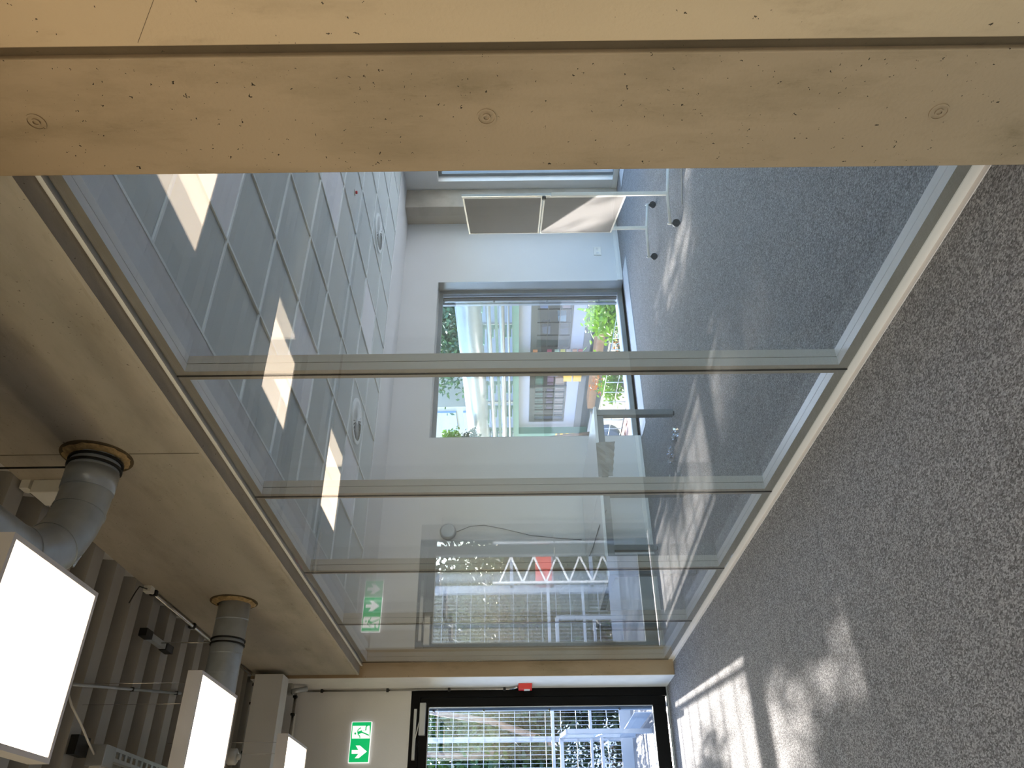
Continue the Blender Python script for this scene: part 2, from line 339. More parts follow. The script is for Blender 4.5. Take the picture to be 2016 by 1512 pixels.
# swirl air outlets, one per tile
def diffuser(cx_, cy_, label):
    t = thing('ceiling_air_outlet', label, 'air vent', (cx_, cy_, ZC + .002), 'round swirl air outlets in the tiled ceiling')
    sq = MB().box(cx_ - .292, cx_ + .292, cy_ - .292, cy_ + .292, ZC + .006, ZC + .02); part('face_plate', sq, TILEM, t)
    part('hub', MB().tube([(cx_, cy_, ZC + .004), (cx_, cy_, ZC - .006)], [.045, .035], 20), GRIDM, t)
    part('dark_throat', MB().tube([(cx_, cy_, ZC + .0055), (cx_, cy_, ZC + .0035)], .19, 36), BLACKM, t)
    part('rim', MB().ring((cx_, cy_, ZC + .006), (0, 0, -1), .18, .215, .012, 40), GRIDM, t)
    bl = None
    for k in range(28):
        a = 2 * PI * k / 28; c, s = math.cos(a), math.sin(a); c2, s2 = math.cos(a + .16), math.sin(a + .16)
        m_ = MB().poly([(cx_ + .04 * c, cy_ + .04 * s, ZC - .001), (cx_ + .185 * c, cy_ + .185 * s, ZC - .001), (cx_ + .185 * c2, cy_ + .185 * s2, ZC - .010), (cx_ + .04 * c2, cy_ + .04 * s2, ZC - .010),
                        (cx_ + .04 * c, cy_ + .04 * s, ZC + .001), (cx_ + .185 * c, cy_ + .185 * s, ZC + .001), (cx_ + .185 * c2, cy_ + .185 * s2, ZC - .008), (cx_ + .04 * c2, cy_ + .04 * s2, ZC - .008)],
                       [(0, 1, 2, 3), (7, 6, 5, 4), (0, 4, 5, 1), (1, 5, 6, 2), (2, 6, 7, 3), (3, 7, 4, 0)])
        part('vane', m_, GRIDM, t)
diffuser(X0 + 6.5 * A_, Y0c + 5.5 * A_, 'round swirl air outlet in the ceiling, the one nearer the whiteboard')
diffuser(X0 + 2.5 * A_, Y0c + 5.5 * A_, 'round swirl air outlet in the ceiling, the one left of the thick mullion')
sp = thing('sprinkler_head', 'small reddish sprinkler dot in a ceiling tile beyond the near column', 'sprinkler', (X0 + 5.5 * A_, Y0c + 3.6 * A_, ZC))
part('rosette', MB().tube([(sp.location.x, sp.location.y, ZC + .005), (sp.location.x, sp.location.y, ZC - .003)], .028, 16), PVCW, sp)
part('bulb', MB().tube([(sp.location.x, sp.location.y, ZC), (sp.location.x, sp.location.y, ZC - .02)], .014, 12), REDM, sp)

# ------------------------------------------------------------------ glazed partition
PW = 1.1932; Y1 = 2.7531
struct('trim_1', MB().box(1.897, 2.03, 1.53, 7.55, 0, .046).box(1.875, 1.897, 1.53, 7.55, .0, .004), TRIMC)   # floor channel
struct('trim_2', MB().box(1.863, 1.872, 1.53, 7.55, 2.915, 2.932).box(1.872, 2.02, 1.53, 7.55, 2.925, 2.94), TRIMW)  # head channel with bright lip
ords = ['first', 'second', 'third', 'fourth', 'fifth']
for k in range(5):
    ya = Y1 + (k - 1) * PW + .003; yb = Y1 + k * PW - .003
    ya = max(ya, 1.535); yb = min(yb, 7.548)
    lab = ['nearest, widest looking glazed partition panel, beside the near concrete column', 'second glazed partition panel from the near column, with the desk leg seen through it',
           'third glazed partition panel from the near column, in front of the desk cables', 'fourth glazed partition panel, narrow in view, carrying the lower half of the mirrored exit sign',
           'farthest and narrowest glazed partition panel, ending at the far concrete column'][k]
    t = thing('glass_panel', lab, 'partition', (XP + .05, (ya + yb) / 2, .046), 'glazed partition panels')
    z0, z1 = .048, 2.915; fx0 = XP + .007; fx1 = XP + .088; xm = (fx0 + fx1) / 2; wf = .028
    for nm, b in (('bottom_rail', (ya, yb, z0, z0 + .045)), ('top_rail', (ya, yb, z1 - .044, z1)), ('stile', (ya, ya + wf, z0 + .045, z1 - .044)), ('stile', (yb - wf, yb, z0 + .045, z1 - .044))):
        o = part(nm, MB().box(fx0, xm - .0015, *b).box(xm + .0015, fx1, *b), TRIMW if nm in ('bottom_rail', 'top_rail') else FRAMEM, t)  # rails whiter than stiles: light falling on them is put into the colour
    # dark groove between the two halves of the frame
    part('seal', MB().box(xm - .0016, xm + .0016, ya + .003, ya + wf - .004, z0, z1).box(xm - .0016, xm + .0016, yb - wf + .004, yb - .003, z0, z1).box(xm - .0016, xm + .0016, ya, yb, z0, z0 + .041).box(xm - .0016, xm + .0016, ya, yb, z1 - .04, z1), GAPM, t)
    part('border_strip', MB().box(XP + .0062, XP + .0068, ya, yb, z0, z0 + .045).box(XP + .0062, XP + .0068, ya, yb, z1 - .044, z1).box(XP + .0062, XP + .0068, ya, ya + wf, z0 + .045, z1 - .044).box(XP + .0062, XP + .0068, yb - wf, yb, z0 + .045, z1 - .044), BORD, t)
    part('edge_seal', MB().box(XP + .001, XP + .08, yb + .0002, yb + .0055, z0, z1), GAPM, t)
    part('pane', MB().box(XP, XP + .006, ya, yb, z0, z1), PGLASS, t)
    part('pane', MB().box(fx1 + .001, fx1 + .007, ya + .004, yb - .004, z0 + .004, z1 - .004), PGLASS, t)

# ------------------------------------------------------------------ corridor: door
dr = struct('door_1', MB().box(.47, .55, YE - .01, YE + .10, .0, 2.495).box(1.675, 1.752, YE - .01, YE + .10, 0, 2.495).box(.55, 1.675, YE - .01, YE + .10, 2.41, 2.495), DOORB)
part('door_leaf', MB().box(.555, .65, YE - .02, YE + .06, .03, 2.405).box(1.585, 1.67, YE - .02, YE + .06, .03, 2.405).box(.65, 1.585, YE - .02, YE + .06, 2.325, 2.405).box(.65, 1.585, YE - .02, YE + .06, .03, .155), DOORB, dr, .003)
part('glazing_bead', MB().box(.65, .656, YE - .016, YE - .004, .155, 2.325).box(1.579, 1.585, YE - .016, YE - .004, .155, 2.325).box(.65, 1.585, YE - .016, YE - .004, 2.319, 2.325).box(.65, 1.585, YE - .016, YE - .004, .155, .161), ALU, dr)
part('pane', MB().box(.65, 1.585, YE + .01, YE + .034, .155, 2.325), WGLASS, dr)
part('threshold', MB().box(.47, 1.75, YE - .02, YE + .22, 0, .012), ALU, dr)
clo = part('door_closer', MB().box(1.325, 1.615, YE - .075, YE - .02, 2.345, 2.405), ALU, dr, .004)
part('slide_rail', MB().box(1.115, 1.565, YE - .045, YE - .012, 2.432, 2.462), ALU, dr, .003)
part('closer_arm', MB().bar((1.46, YE - .06, 2.40), (1.30, YE - .045, 2.435), .018, .008), ALU, dr)
part('door_handle', MB().tube([(.60, YE - .02, 1.05), (.60, YE - .07, 1.05), (.61, YE - .075, 1.05), (.73, YE - .075, 1.05)], .010, 10), CHROME, dr)
solo('strip_stand_in', MB().tube([(.415, YE - .05, 0), (.415, YE - .05, 2.27)], .03, 16), PVCW, 'white upright tube standing in for the bright strip left of the black door, seen only mirrored in the glass', 'pipe')  # white tube put in for a bright strip mirrored in the glass

# exit sign
sg = thing('exit_sign', 'green and white emergency exit sign with running figure and down arrow on the wall', 'sign', (1.28, YE, 2.957))
part('sign_housing', MB().box(1.10, 1.46, YE - .022, YE, 2.860, 3.054), SIGNW, sg, .003)
part('green_field', MB().box(1.106, 1.454, YE - .0235, YE - .022, 2.866, 3.048), SIGNG, sg)
def SX(zx, zy): return (1.105 + .35 * (1455 - zy) / 400, 3.05 - .187 * (zx - (700 - (zy - 1055) * .112)) / 187)
def signpoly(pts, yo, m, name):
    pp = [SX(*p) for p in pts]
    part(name, MB().prism(pp, 'y', YE - yo - .0012, YE - yo), m, sg)
signpoly([(704, 1093), (866, 1093), (862, 1220), (694, 1220)], .0236, SIGNW, 'white_field')
signpoly([(690, 1333), (752, 1333), (728, 1290), (768, 1290), (832, 1350), (752, 1415), (716, 1415), (752, 1372), (688, 1372)], .0236, SIGNW, 'arrow')
mb = MB()
def stroke(pts, wd):
    for a, b in zip(pts, pts[1:]):
        (ax, az), (bx, bz) = SX(*a), SX(*b); mb.bar((ax, YE - .0255, az), (bx, YE - .0255, bz), .0012, wd)
stroke([(748, 1168), (792, 1150)], .024); stroke([(748, 1152), (758, 1128), (784, 1112)], .008); stroke([(752, 1180), (768, 1192), (770, 1216)], .008)
stroke([(790, 1146), (828, 1140), (832, 1100), (850, 1088)], .011); stroke([(790, 1158), (826, 1174), (856, 1190)], .011)
hx, hz = SX(727, 1170); mb.tube([(hx, YE - .0262, hz), (hx, YE - .0249, hz)], .0095, 16)
part('running_figure', mb, SIGNG, sg)

# fire alarm + conduit on the far column
al = thing('alarm_button', 'small red manual alarm box on the side of the far column', 'alarm', (1.757, 7.88, 1.39))
part('alarm_box', MB().prism([(1.757, 7.82), (1.757, 7.93), (1.705, 7.915), (1.705, 7.835)], 'z', 1.325, 1.455), REDM, al, .004)
part('push_plate', MB().box(1.7025, 1.706, 7.845, 7.905, 1.345, 1.40), PVCW, al)
cd = thing('wall_conduit', 'thin silver conduit running down the far column to the red alarm box', 'conduit', (1.735, 7.97, 1.5))
part('tube', MB().tube([(1.738, 7.985, 3.52), (1.738, 7.985, 1.55), (1.738, 7.95, 1.50), (1.738, 7.90, 1.46)], .0095, 10), CHROME, cd)
for z in (3.36, 2.72, 2.12, 1.58): part('clip', MB().box(1.722, 1.757, 7.972, 7.998, z, z + .022), BLACKM, cd)

# bulkhead and conduits over the door
solo('ceiling_bulkhead', MB().box(-4.5, 1.74, 7.30, 7.50, 3.575, 3.83), ENDP, 'pale boxed-in bulkhead high under the steel deck, above the exit sign', 'bulkhead', None, .003)
for z, y_, lab in ((3.60, 7.90, 'lower silver conduit running left along the wall under the bulkhead'), (3.846, 7.40, 'upper silver conduit lying on top of the pale bulkhead')):
    t = thing('wall_conduit', lab, 'conduit', (0, y_, z))
    part('tube', MB().tube([(-4.4, y_, z), (1.72, y_, z)], .014, 10), CHROME, t)
    for x in (-1.5, -.2, .6, 1.1, 1.5, 1.66): part('clip', MB().box(x, x + .02, y_ - .02, y_ + .02, z - .016, z + .02), BLACKM, t)
sb = thing('spot_fitting', 'small grey fitting with a red wire at the corner above the exit sign', 'fitting', (1.70, 7.78, 3.56))
part('body', MB().tube([(1.68, 7.74, 3.60), (1.72, 7.80, 3.47)], .024, 14), ALU, sb)
part('bracket', MB().box(1.66, 1.757, 7.72, 7.80, 3.60, 3.64), CHROME, sb)
part('red_wire', MB().tube([(1.735, 7.72, 3.85), (1.745, 7.72, 3.80), (1.74, 7.73, 3.72), (1.71, 7.75, 3.64)], .005, 8), REDM, sb)
solo('downpipe', MB().tube([(1.52, 7.93, 3.60), (1.30, 7.93, 3.60), (.4, 7.93, 3.585)], .022, 12), PVCW, 'grey-white plastic pipe under the bulkhead left of the fitting', 'pipe')

# ------------------------------------------------------------------ ducts
def duct(name, y, path, label, r=.112, seams=()):
    t = thing(name, label, 'duct', (1.785, y, 3.45))
    part('pipe', MB().tube(path, r, 40), GALV, t)
    part('hole_rim', MB().ring((1.786, y, 3.46), (-1, 0, 0), .135, .163, .004, 40), concrete('rim_concrete', (.38, .33, .25), (.28, .24, .18), 0) if 'rim_concrete' not in MATS else MATS['rim_concrete'], t)
    fm = MB(); n = 40; o = 0
    for i in range(2):
        for k in range(n):
            a = 2 * PI * k / n; rr = (.109, .148 + R.uniform(-.006, .007))[i]; fm.v.append((1.784 - (.02 if i == 0 else .003) - R.uniform(0, .006), y + rr * math.cos(a), 3.46 + rr * math.sin(a)))
    for k in range(n): fm.f.append((k, (k + 1) % n, n + (k + 1) % n, n + k)); fm.smooth.append(False)
    part('foam_collar', fm, FOAM, t)
    return t
# far duct: straight out of the beam
d2 = duct('ventilation_duct', 5.42, [(1.95, 5.42, 3.45), (1.2, 5.42, 3.45), (-4.4, 5.42, 3.45)], 'far straight spiral air duct coming out of the concrete beam', .108)
for x in (1.66, 1.43, 1.30, 1.14, .98, .82, .66):
    part('seam', MB().ring((x, 5.42, 3.45), (-1, .12, 0), .1075, .1105, .006, 40), GALV, d2)
for x in (1.52, 1.49): part('strap', MB().ring((x, 5.42, 3.45), (-1, 0, 0), .1078, .116, .010, 40), BLACKM, d2)
part('hanger_rod', MB().tube([(1.505, 5.42, 3.566), (1.505, 5.42, 3.92)], .004, 8), CHROME, d2)
# near duct: short stub, elbow, then back towards the camera
yd = 3.27; el = []
cxx, cyy, rr = 1.58, yd - .42, .42
for k in range(9):
    a = PI / 2 + k / 8 * PI / 2; el.append((cxx + rr * math.cos(a) , cyy + rr * math.sin(a), 3.455))
path = [(1.95, yd, 3.455), (1.7, yd, 3.455)] + el + [(1.16, 2.6, 3.455), (1.16, -4.5, 3.455)]
d1 = duct('ventilation_duct', yd, path, 'near bent galvanised air duct with black clamps, above the first ceiling lamp', .112)
for x in (1.755, 1.725): part('clamp', MB().ring((x, yd, 3.455), (-1, 0, 0), .1115, .123, .010, 40), BLACKM, d1)
part('stub_flange', MB().tube([(1.70, yd, 3.455), (1.60, yd, 3.455)], .1165, 40), GALV, d1)
for k in (1, 4, 7):
    c = Vector(el[k]); a = PI / 2 + k / 8 * PI / 2
    part('elbow_seam', MB().ring(c, (-math.sin(a), math.cos(a), 0), .1115, .116, .010, 40), GALV, d1)
for k in (1, 4):
    a = PI / 2 + (k + 1.5) / 8 * PI / 2; rr2 = rr + .108
    part('rivet_strip', MB().bar((cxx + rr2 * math.cos(a - .27), cyy + rr2 * math.sin(a - .27), 3.42), (cxx + rr2 * math.cos(a + .2), cyy + rr2 * math.sin(a + .2), 3.42), .03, .03), CHROME, d1)
part('hanger_rod', MB().tube([(1.73, yd, 3.575), (1.73, yd, 3.95)], .005, 8), BLACKM, d1)

# pipe on the beam under the deck, and the box
bc = thing('beam_conduit', 'silver conduit clipped along the top of the concrete beam behind the far duct', 'conduit', (1.76, 5.8, 3.92))
part('tube', MB().tube([(1.765, 5.1, 3.925), (1.765, 7.40, 3.905)], .014, 10), CHROME, bc)
part('end_fitting', MB().box(1.745, 1.785, 5.06, 5.12, 3.90, 3.95), PVCW, bc)
part('cable', MB().tube([(1.76, 5.06, 3.925), (1.75, 4.98, 3.94), (1.70, 4.93, 3.93), (1.62, 4.92, 3.95)], .004, 8), BLACKM, bc)
for y in (5.15, 5.9, 6.9): part('clip', MB().box(1.75, 1.785, y, y + .03, 3.90, 3.945), BLACKM, bc)
jb = thing('junction_box', 'pale square junction box with silver conduit on the beam beside the near duct', 'junction box', (1.78, 3.62, 3.88))
part('box_body', MB().box(1.715, 1.785, 3.50, 3.66, 3.70, 3.88), PVCW, jb, .004)
part('tube', MB().tube([(1.76, 3.56, 3.92), (1.76, 3.86, 3.905)], .016, 10), CHROME, jb)
part('end_fitting', MB().box(1.74, 1.785, 3.50, 3.56, 3.895, 3.94), PVCW, jb)
# strut channel with rod above far duct
stt = thing('strut_channel', 'short black-ended steel channel fixed under the deck ribs near the far duct', 'bracket', (1.5, 5.4, 3.93))
part('channel', MB().box(1.485, 1.525, 5.17, 5.60, 3.905, 3.945), GALV, stt)
for a, b in ((5.15, 5.25), (5.50, 5.62)): part('end_cap', MB().box(1.48, 1.53, a, b, 3.898, 3.95), BLACKM, stt)
# deck accessories
th = thing('deck_conduit', 'thin grey conduit clipped across the deck ribs between the lamps', 'conduit', (1.1, 5, 3.93))
part('tube', MB().tube([(1.02, 4.45, 3.935), (1.30, 6.0, 3.935)], .009, 8), GALV, th)
part('loose_cable', MB().tube([(1.02, 4.47, 3.93), (.96, 4.43, 3.90), (.90, 4.42, 3.86), (.83, 4.50, 3.83), (.76, 4.66, 3.84), (.72, 4.80, 3.86)], .006, 8), PVCW, th)
for f in (.02, .5, .95): part('clip', MB().box(1.02 + .28 * f - .012, 1.02 + .28 * f + .012, 4.45 + 1.55 * f - .008, 4.45 + 1.55 * f + .008, 3.925, 3.9465), BLACKM, th)
bx = thing('junction_box', 'small grey junction box hanging under the deck at the end of the slotted tray', 'junction box', (.72, 4.88, 3.85))
part('box_body', MB().box(.66, .77, 4.80, 4.93, 3.80, 3.90), ALU, bx, .003)
part('back_plate', MB().box(.70, .80, 4.66, 4.80, 3.90, 3.945), BLACKM, bx)
part('label_plate', MB().box(.60, .66, 4.82, 4.90, 3.82, 3.88), PVCW, bx)
tr = thing('slotted_tray', 'slotted steel cable tray running under the deck away from the grey box', 'cable tray', (.78, 5.4, 3.86))
mb = MB(); ya, yb = 4.94, 6.2
for i in range(2): mb.box(.715 + i * .055, .735 + i * .055, ya, yb, 3.86, 3.90)
part('rail', mb, GALV, tr)
for i in range(16): part('rung', MB().box(.715, .79, ya + .02 + i * .08, ya + .05 + i * .08, 3.862, 3.868), GALV, tr)
dt = thing('smoke_detector', 'round white detector hanging between the second and third ceiling lamps', 'detector', (.894, 6.15, 3.5))
part('stem', MB().tube([(.894, 6.15, 3.56), (.894, 6.15, 3.95)], .012, 8), DECKM, dt)
part('housing', MB().tube([(.894, 6.15, 3.56), (.894, 6.15, 3.545), (.894, 6.15, 3.50), (.894, 6.15, 3.49)], [.045, .055, .055, .040], 24), PVCW, dt)
part('sensor_nub', MB().tube([(.894, 6.15, 3.49), (.894, 6.15, 3.475), (.894, 6.15, 3.465)], [.024, .022, .010], 16), PVCW, dt)

# ------------------------------------------------------------------ hanging lamps, 0.6 x 0.6
def lamp(x, y, label):
    t = thing('ceiling_lamp', label, 'ceiling lamp', (x, y, 3.09), 'square hanging panel lamps in the corridor')
    h = .30
    mb = MB(); mb.box(-h, h, -h, h, .03, .075); mb.box(-h, -h + .018, -h, h, 0, .03); mb.box(h - .018, h, -h, h, 0, .03); mb.box(-h + .018, h - .018, -h, -h + .018, 0, .03); mb.box(-h + .018, h - .018, h - .018, h, 0, .03)
    link('lamp_frame', mb.mesh('lamp_frame', LAMPF), t)
    link('lamp_diffuser', MB().box(-h + .018, h - .018, -h + .018, h - .018, .006, .012).mesh('lamp_diffuser', DIFF), t)
    for sx in (-1, 1):
        for sy in (-1, 1): link('hanging_wire', MB().tube([(sx * .25, sy * .25, .075), (sx * .25, sy * .25, .86)], .0012, 6).mesh('hanging_wire', CHROME), t)
    return t
for i, lab in ((0, 'first glowing square panel lamp, largest, at the upper left below the near duct'), (1, 'second glowing square panel lamp, below the far straight duct'), (2, 'third glowing square panel lamp, smallest, near the exit sign')):
    lamp(.712, 2.652 + 1.797 * i, lab)
for i, o_ in ((1, 'first'), (2, 'second'), (3, 'third')): lamp(.712, 2.652 - 1.797 * i, o_ + ' added fill lamp out of view in the same row towards the camera')  # unseen lamps added to brighten the corridor
for i, o_ in enumerate(('nearest', 'second', 'third')): lamp(-2.1, -.4 - 1.797 * i, o_ + ' added fill lamp out of view in the second row left of the camera')  # second unseen row, also added as corridor fill

# ------------------------------------------------------------------ room: windows
def window(name, axis, a0, a1, z0, z1, d0, tin=.0):
    """axis 'y': in the end wall, spans X a0..a1 at depth d0 ; axis 'x': in the side wall."""
    def B(m, p0, p1, q0, q1, z_0, z_1):
        return m.box(p0, p1, q0, q1, z_0, z_1) if axis == 'y' else m.box(q0, q1, p0, p1, z_0, z_1)
    fw = .055; m = MB()
    B(m, a0, a0 + fw, d0, d0 + .06, z0, z1); B(m, a1 - fw, a1, d0, d0 + .06, z0, z1); B(m, a0 + fw, a1 - fw, d0, d0 + .06, z1 - fw, z1); B(m, a0 + fw, a1 - fw, d0, d0 + .06, z0, z0 + fw)
    o = struct(name, m, WFRAME)
    part('pane', B(MB(), a0 + fw, a1 - fw, d0 + .02, d0 + .044, z0 + fw, z1 - fw), WGLASS, o)
    return o
w1 = window('window_1', 'y', 4.50, 6.88, .0, 2.455, 8.06)
part('reveal_lining', MB().box(4.50, 4.508, YW, 8.06, 0, 2.455).box(6.872, 6.88, YW, 8.06, 0, 2.455).box(4.508, 6.872, YW, 8.06, 2.447, 2.455), ALU, w1)
part('dark_slot', MB().box(6.79, 6.815, 8.12, 8.16, .06, 2.44), BLACKM, w1)
part('sill_ledge', MB().box(4.45, 6.95, 8.13, 8.36, .02, .05), TRIMW, w1)
part('guide_rail', MB().box(6.735, 6.765, 8.18, 8.215, .06, 2.44).box(6.80, 6.825, 8.18, 8.215, .06, 2.44), ALU, w1)
for z in (.30, 1.0, 1.72, 2.40): part('guide_bolt', MB().tube([(6.782, 8.178, z), (6.782, 8.205, z)], .016, 12), TRIMW, w1)
w2 = window('window_2', 'x', 4.40, 7.42, .0, 2.48, 8.40)
part('reveal_lining', MB().box(8.3, 8.40, 7.412, 7.42, 0, 2.48).box(8.3, 8.40, 4.40, 4.408, 0, 2.48).box(8.3, 8.4, 4.408, 7.412, 2.472, 2.48), TRIMW, w2)
w3 = window('window_3', 'x', -3.9, 3.90, .0, 2.48, 8.40)  # unseen window, made wide to let more daylight into the room
# floor grilles along the windows
def grille(x0, x1, y0, y1, along, label):
    t = thing('floor_grille', label, 'floor vent', ((x0 + x1) / 2, (y0 + y1) / 2, 0))
    part('rim', MB().box(x0, x1, y0, y0 + .012, 0, .006).box(x0, x1, y1 - .012, y1, 0, .006).box(x0, x0 + .012, y0, y1, 0, .006).box(x1 - .012, x1, y0, y1, 0, .006), ALU, t)
    mb = MB()
    if along == 'x':
        x = x0 + .02
        while x < x1 - .02: mb.box(x, x + .009, y0 + .012, y1 - .012, .0, .005); x += .014
    else:
        y = y0 + .02
        while y < y1 - .02: mb.box(x0 + .012, x1 - .012, y, y + .009, .0, .005); y += .014
    tag(part('slat', mb, TRIMW, t), kind='stuff')
grille(4.43, 6.95, 7.47, 7.80, 'x', 'long pale floor grille in front of the big window')
grille(7.90, 8.22, 4.4, 7.22, 'y', 'pale floor grille beside the side window behind the whiteboard')
# concrete column in the room corner
solo('corner_column', MB().box(7.95, 8.29, 7.553, YW - .001, 0.0, ZC + .0), CON2, 'grey concrete column standing in the far room corner behind the whiteboard', 'column', None, .004)
# sockets
sk = thing('wall_socket', 'small white double socket low on the wall beside the big window', 'socket', (7.40, YW, .30))
part('plate', MB().box(7.325, 7.475, YW - .012, YW, .252, .352), PVCW, sk, .003)
for x in (7.363, 7.437): part('outlet', MB().tube([(x, YW - .0125, .302), (x, YW - .0135, .302)], .020, 18), ALU, sk)

# ------------------------------------------------------------------ whiteboard on castors
p1 = Vector((5.185, 4.799, 0)); p2 = Vector((5.668, 5.734, 0)); ux = (p2 - p1).normalized(); un_ = Vector((-ux.y, ux.x, 0))
L = (p2 - p1).length
bd = thing('pinboard', 'folding grey pinboard on a white wheeled stand, half in sunlight', 'pinboard', (p1 + p2) / 2)
def Wp(s, d, z): q = p1 + ux * s + un_ * d; return (q.x, q.y, z)
def obox(s0, s1, d0, d1, z0, z1):
    m = MB(); c = [Wp(s0, d0, z0), Wp(s1, d0, z0), Wp(s1, d1, z0), Wp(s0, d1, z0), Wp(s0, d0, z1), Wp(s1, d0, z1), Wp(s1, d1, z1), Wp(s0, d1, z1)]
    return m.poly(c, [(0, 3, 2, 1), (4, 5, 6, 7), (0, 1, 5, 4), (1, 2, 6, 5), (2, 3, 7, 6), (3, 0, 4, 7)])
def join(*ms):
    m = MB()
    for k in ms: m.poly(k.v, k.f)
    return m
for z0, z1 in ((1.195, 1.905), (.460, 1.187)):
    p = part('board_panel', obox(.035, L + .01, -.008, .010, z0 + .01, z1 - .01), FELT, bd)
    part('panel_frame', join(obox(.02, .035, -.012, .013, z0, z1), obox(L + .01, L + .022, -.012, .013, z0, z1), obox(.035, L + .01, -.012, .013, z1 - .014, z1), obox(.035, L + .01, -.012, .013, z0, z0 + .014)), PVCW, bd)
part('post', obox(-.022, .010, -.016, .016, .10, 1.12), PVCW, bd, .003)
part('post_slider', obox(-.016, .006, -.011, .011, 1.12, 1.91), ALU, bd)
part('post', obox(L - .0, L + .030, -.045, -.015, .10, 1.12), PVCW, bd, .003)
part('post_slider', obox(L + .004, L + .024, -.040, -.020, 1.12, 1.88), ALU, bd)
k_ = MB().tube([Wp(-.006, .016, 1.185), Wp(-.006, .045, 1.185)], .017, 16); part('clamp_knob', k_, BLACKM, bd)
for s in (-.006, L + .015):
    part('foot', MB().tube([Wp(s, -.28, .085), Wp(s, -.02, .10), Wp(s, .02, .10), Wp(s, .28, .085)], .013, 12), PVCW, bd)
    for d in (-.27, .27):
        cst = part('castor', MB().tube([Wp(s - .016, d, .033), Wp(s + .016, d, .033)], .033, 20), BLACKM, bd)
        part('castor_fork', MB().tube([Wp(s, d, .055), Wp(s, d, .11)], .007, 8), CHROME, bd)
# slack cable on the carpet
solo('floor_cable', MB().tube([(5.0, 4.75, .004), (5.3, 4.55, .004), (5.2, 4.25, .004), (4.95, 4.12, .004), (5.15, 3.9, .004), (5.6, 3.85, .004), (6.0, 3.4, .004)], .004, 6), PVCW, 'thin pale cable lying on the carpet beside the pinboard', 'cable')

# ------------------------------------------------------------------ desks
def desk(x0, x1, y0, y1, label):
    t = thing('desk', label, 'desk', ((x0 + x1) / 2, (y0 + y1) / 2, 0), 'desks pushed together at the end wall')
    part('desk_top', MB().box(x0, x1, y0, y1, .715, .74), DESKM, t, .002)
    for x in (x0 + .02, x1 - .08):
        for y in (y0 + .02, y1 - .08): part('leg', MB().box(x, x + .06, y, y + .06, .012, .715), DESKG, t, .004); part('foot_pad', MB().tube([(x + .03, y + .03, 0), (x + .03, y + .03, .014)], .022, 12), BLACKM, t)
    part('apron', MB().box(x0 + .08, x1 - .08, y0 + .03, y0 + .07, .655, .715).box(x0 + .08, x1 - .08, y1 - .07, y1 - .03, .655, .715).box(x0 + .03, x0 + .07, y0 + .08, y1 - .08, .655, .715).box(x1 - .07, x1 - .03, y0 + .08, y1 - .08, .655, .715), DESKG, t)
    return t
desk(2.985, 3.785, 6.08, 7.70, 'pale desk with grey steel legs, its free corner in front of the big window')
desk(2.18, 2.98, 6.08, 7.70, 'pale desk close behind the glass partition, left of the other desk')
fl = MB(); nn = 11
for i in range(nn):
    for j in range(5):
        hh = .17 - .05 * (i / nn) - .006 * (i % 2)
        fl.v.append((3.40 - i * .034, 6.072 - .012 * abs(math.sin(i * 1.7 + j)) - .004 * j, .745 - j * hh / 4))
for i in range(nn - 1):
    for j in range(4): fl.f.append((i * 5 + j, (i + 1) * 5 + j, (i + 1) * 5 + j + 1, i * 5 + j + 1)); fl.smooth.append(False)
fo = solo('plastic_wrap', fl, mat('grey_foil', (.52, .50, .47), .35), 'crumpled grey plastic wrapping hanging over the front edge of the desk', 'plastic wrap')
fo.modifiers.new('s', 'SOLIDIFY').thickness = .002
solo('desk_cable', MB().tube([(2.75, 6.06, .70), (2.70, 6.3, .745), (2.75, 6.9, .746), (2.82, 7.3, .746), (2.86, 7.60, .746), (2.84, 7.72, .70)], .004, 8), BLACKM, 'thin dark cable running diagonally across the desk behind the glass', 'cable')
ws = thing('wall_speaker', 'round grey wall unit high on the end wall with a dangling cable', 'wall unit', (3.33, YW, 2.19))
part('housing', MB().tube([(3.33, YW, 2.19), (3.33, YW - .03, 2.19), (3.33, YW - .045, 2.19)], [.088, .088, .07], 32), ALU, ws)
part('cable', MB().tube([(3.33, YW - .01, 2.10), (3.39, YW - .02, 1.95), (3.40, YW - .02, 1.80), (3.36, YW - .012, 1.6), (3.28, YW - .012, 1.3), (3.24, YW - .02, 1.0), (3.22, YW - .02, .76)], .004, 8), BLACKM, ws)
# plastic bag on the floor
def film(cx_, cy_, w_, l_, ang, name, label, hgt=.035):
    m = MB(); nx, ny = 14, 10; c, s = math.cos(ang), math.sin(ang); rr = random.Random(len(name) + int(cx_ * 100))
    for i in range(nx + 1):
        for j in range(ny + 1):
            a = (i / nx - .5) * l_; b = (j / ny - .5) * w_ * (1 - .35 * math.sin(i * .9 + cx_)); m.v.append((cx_ + a * c - b * s, cy_ + a * s + b * c, .004 + rr.uniform(0, hgt)))
    for i in range(nx):
        for j in range(ny): k = i * (ny + 1) + j; m.f.append((k, k + ny + 1, k + ny + 2, k + 1)); m.smooth.append(False)
    return solo(name, m, FILM, label, 'plastic film')
film(3.50, 6.12, .12, .24, 1.2, 'plastic_bag', 'crumpled clear plastic bag on the carpet near the desk leg')
film(3.44, 6.40, .16, .24, .9, 'plastic_bag', 'second crumpled clear plastic bag, lying left of the first one')
solo('paper_scrap', MB().box(3.30, 3.36, 6.62, 6.70, 0, .004), PVCW, 'small white paper scrap on the carpet left of the plastic bags', 'paper')

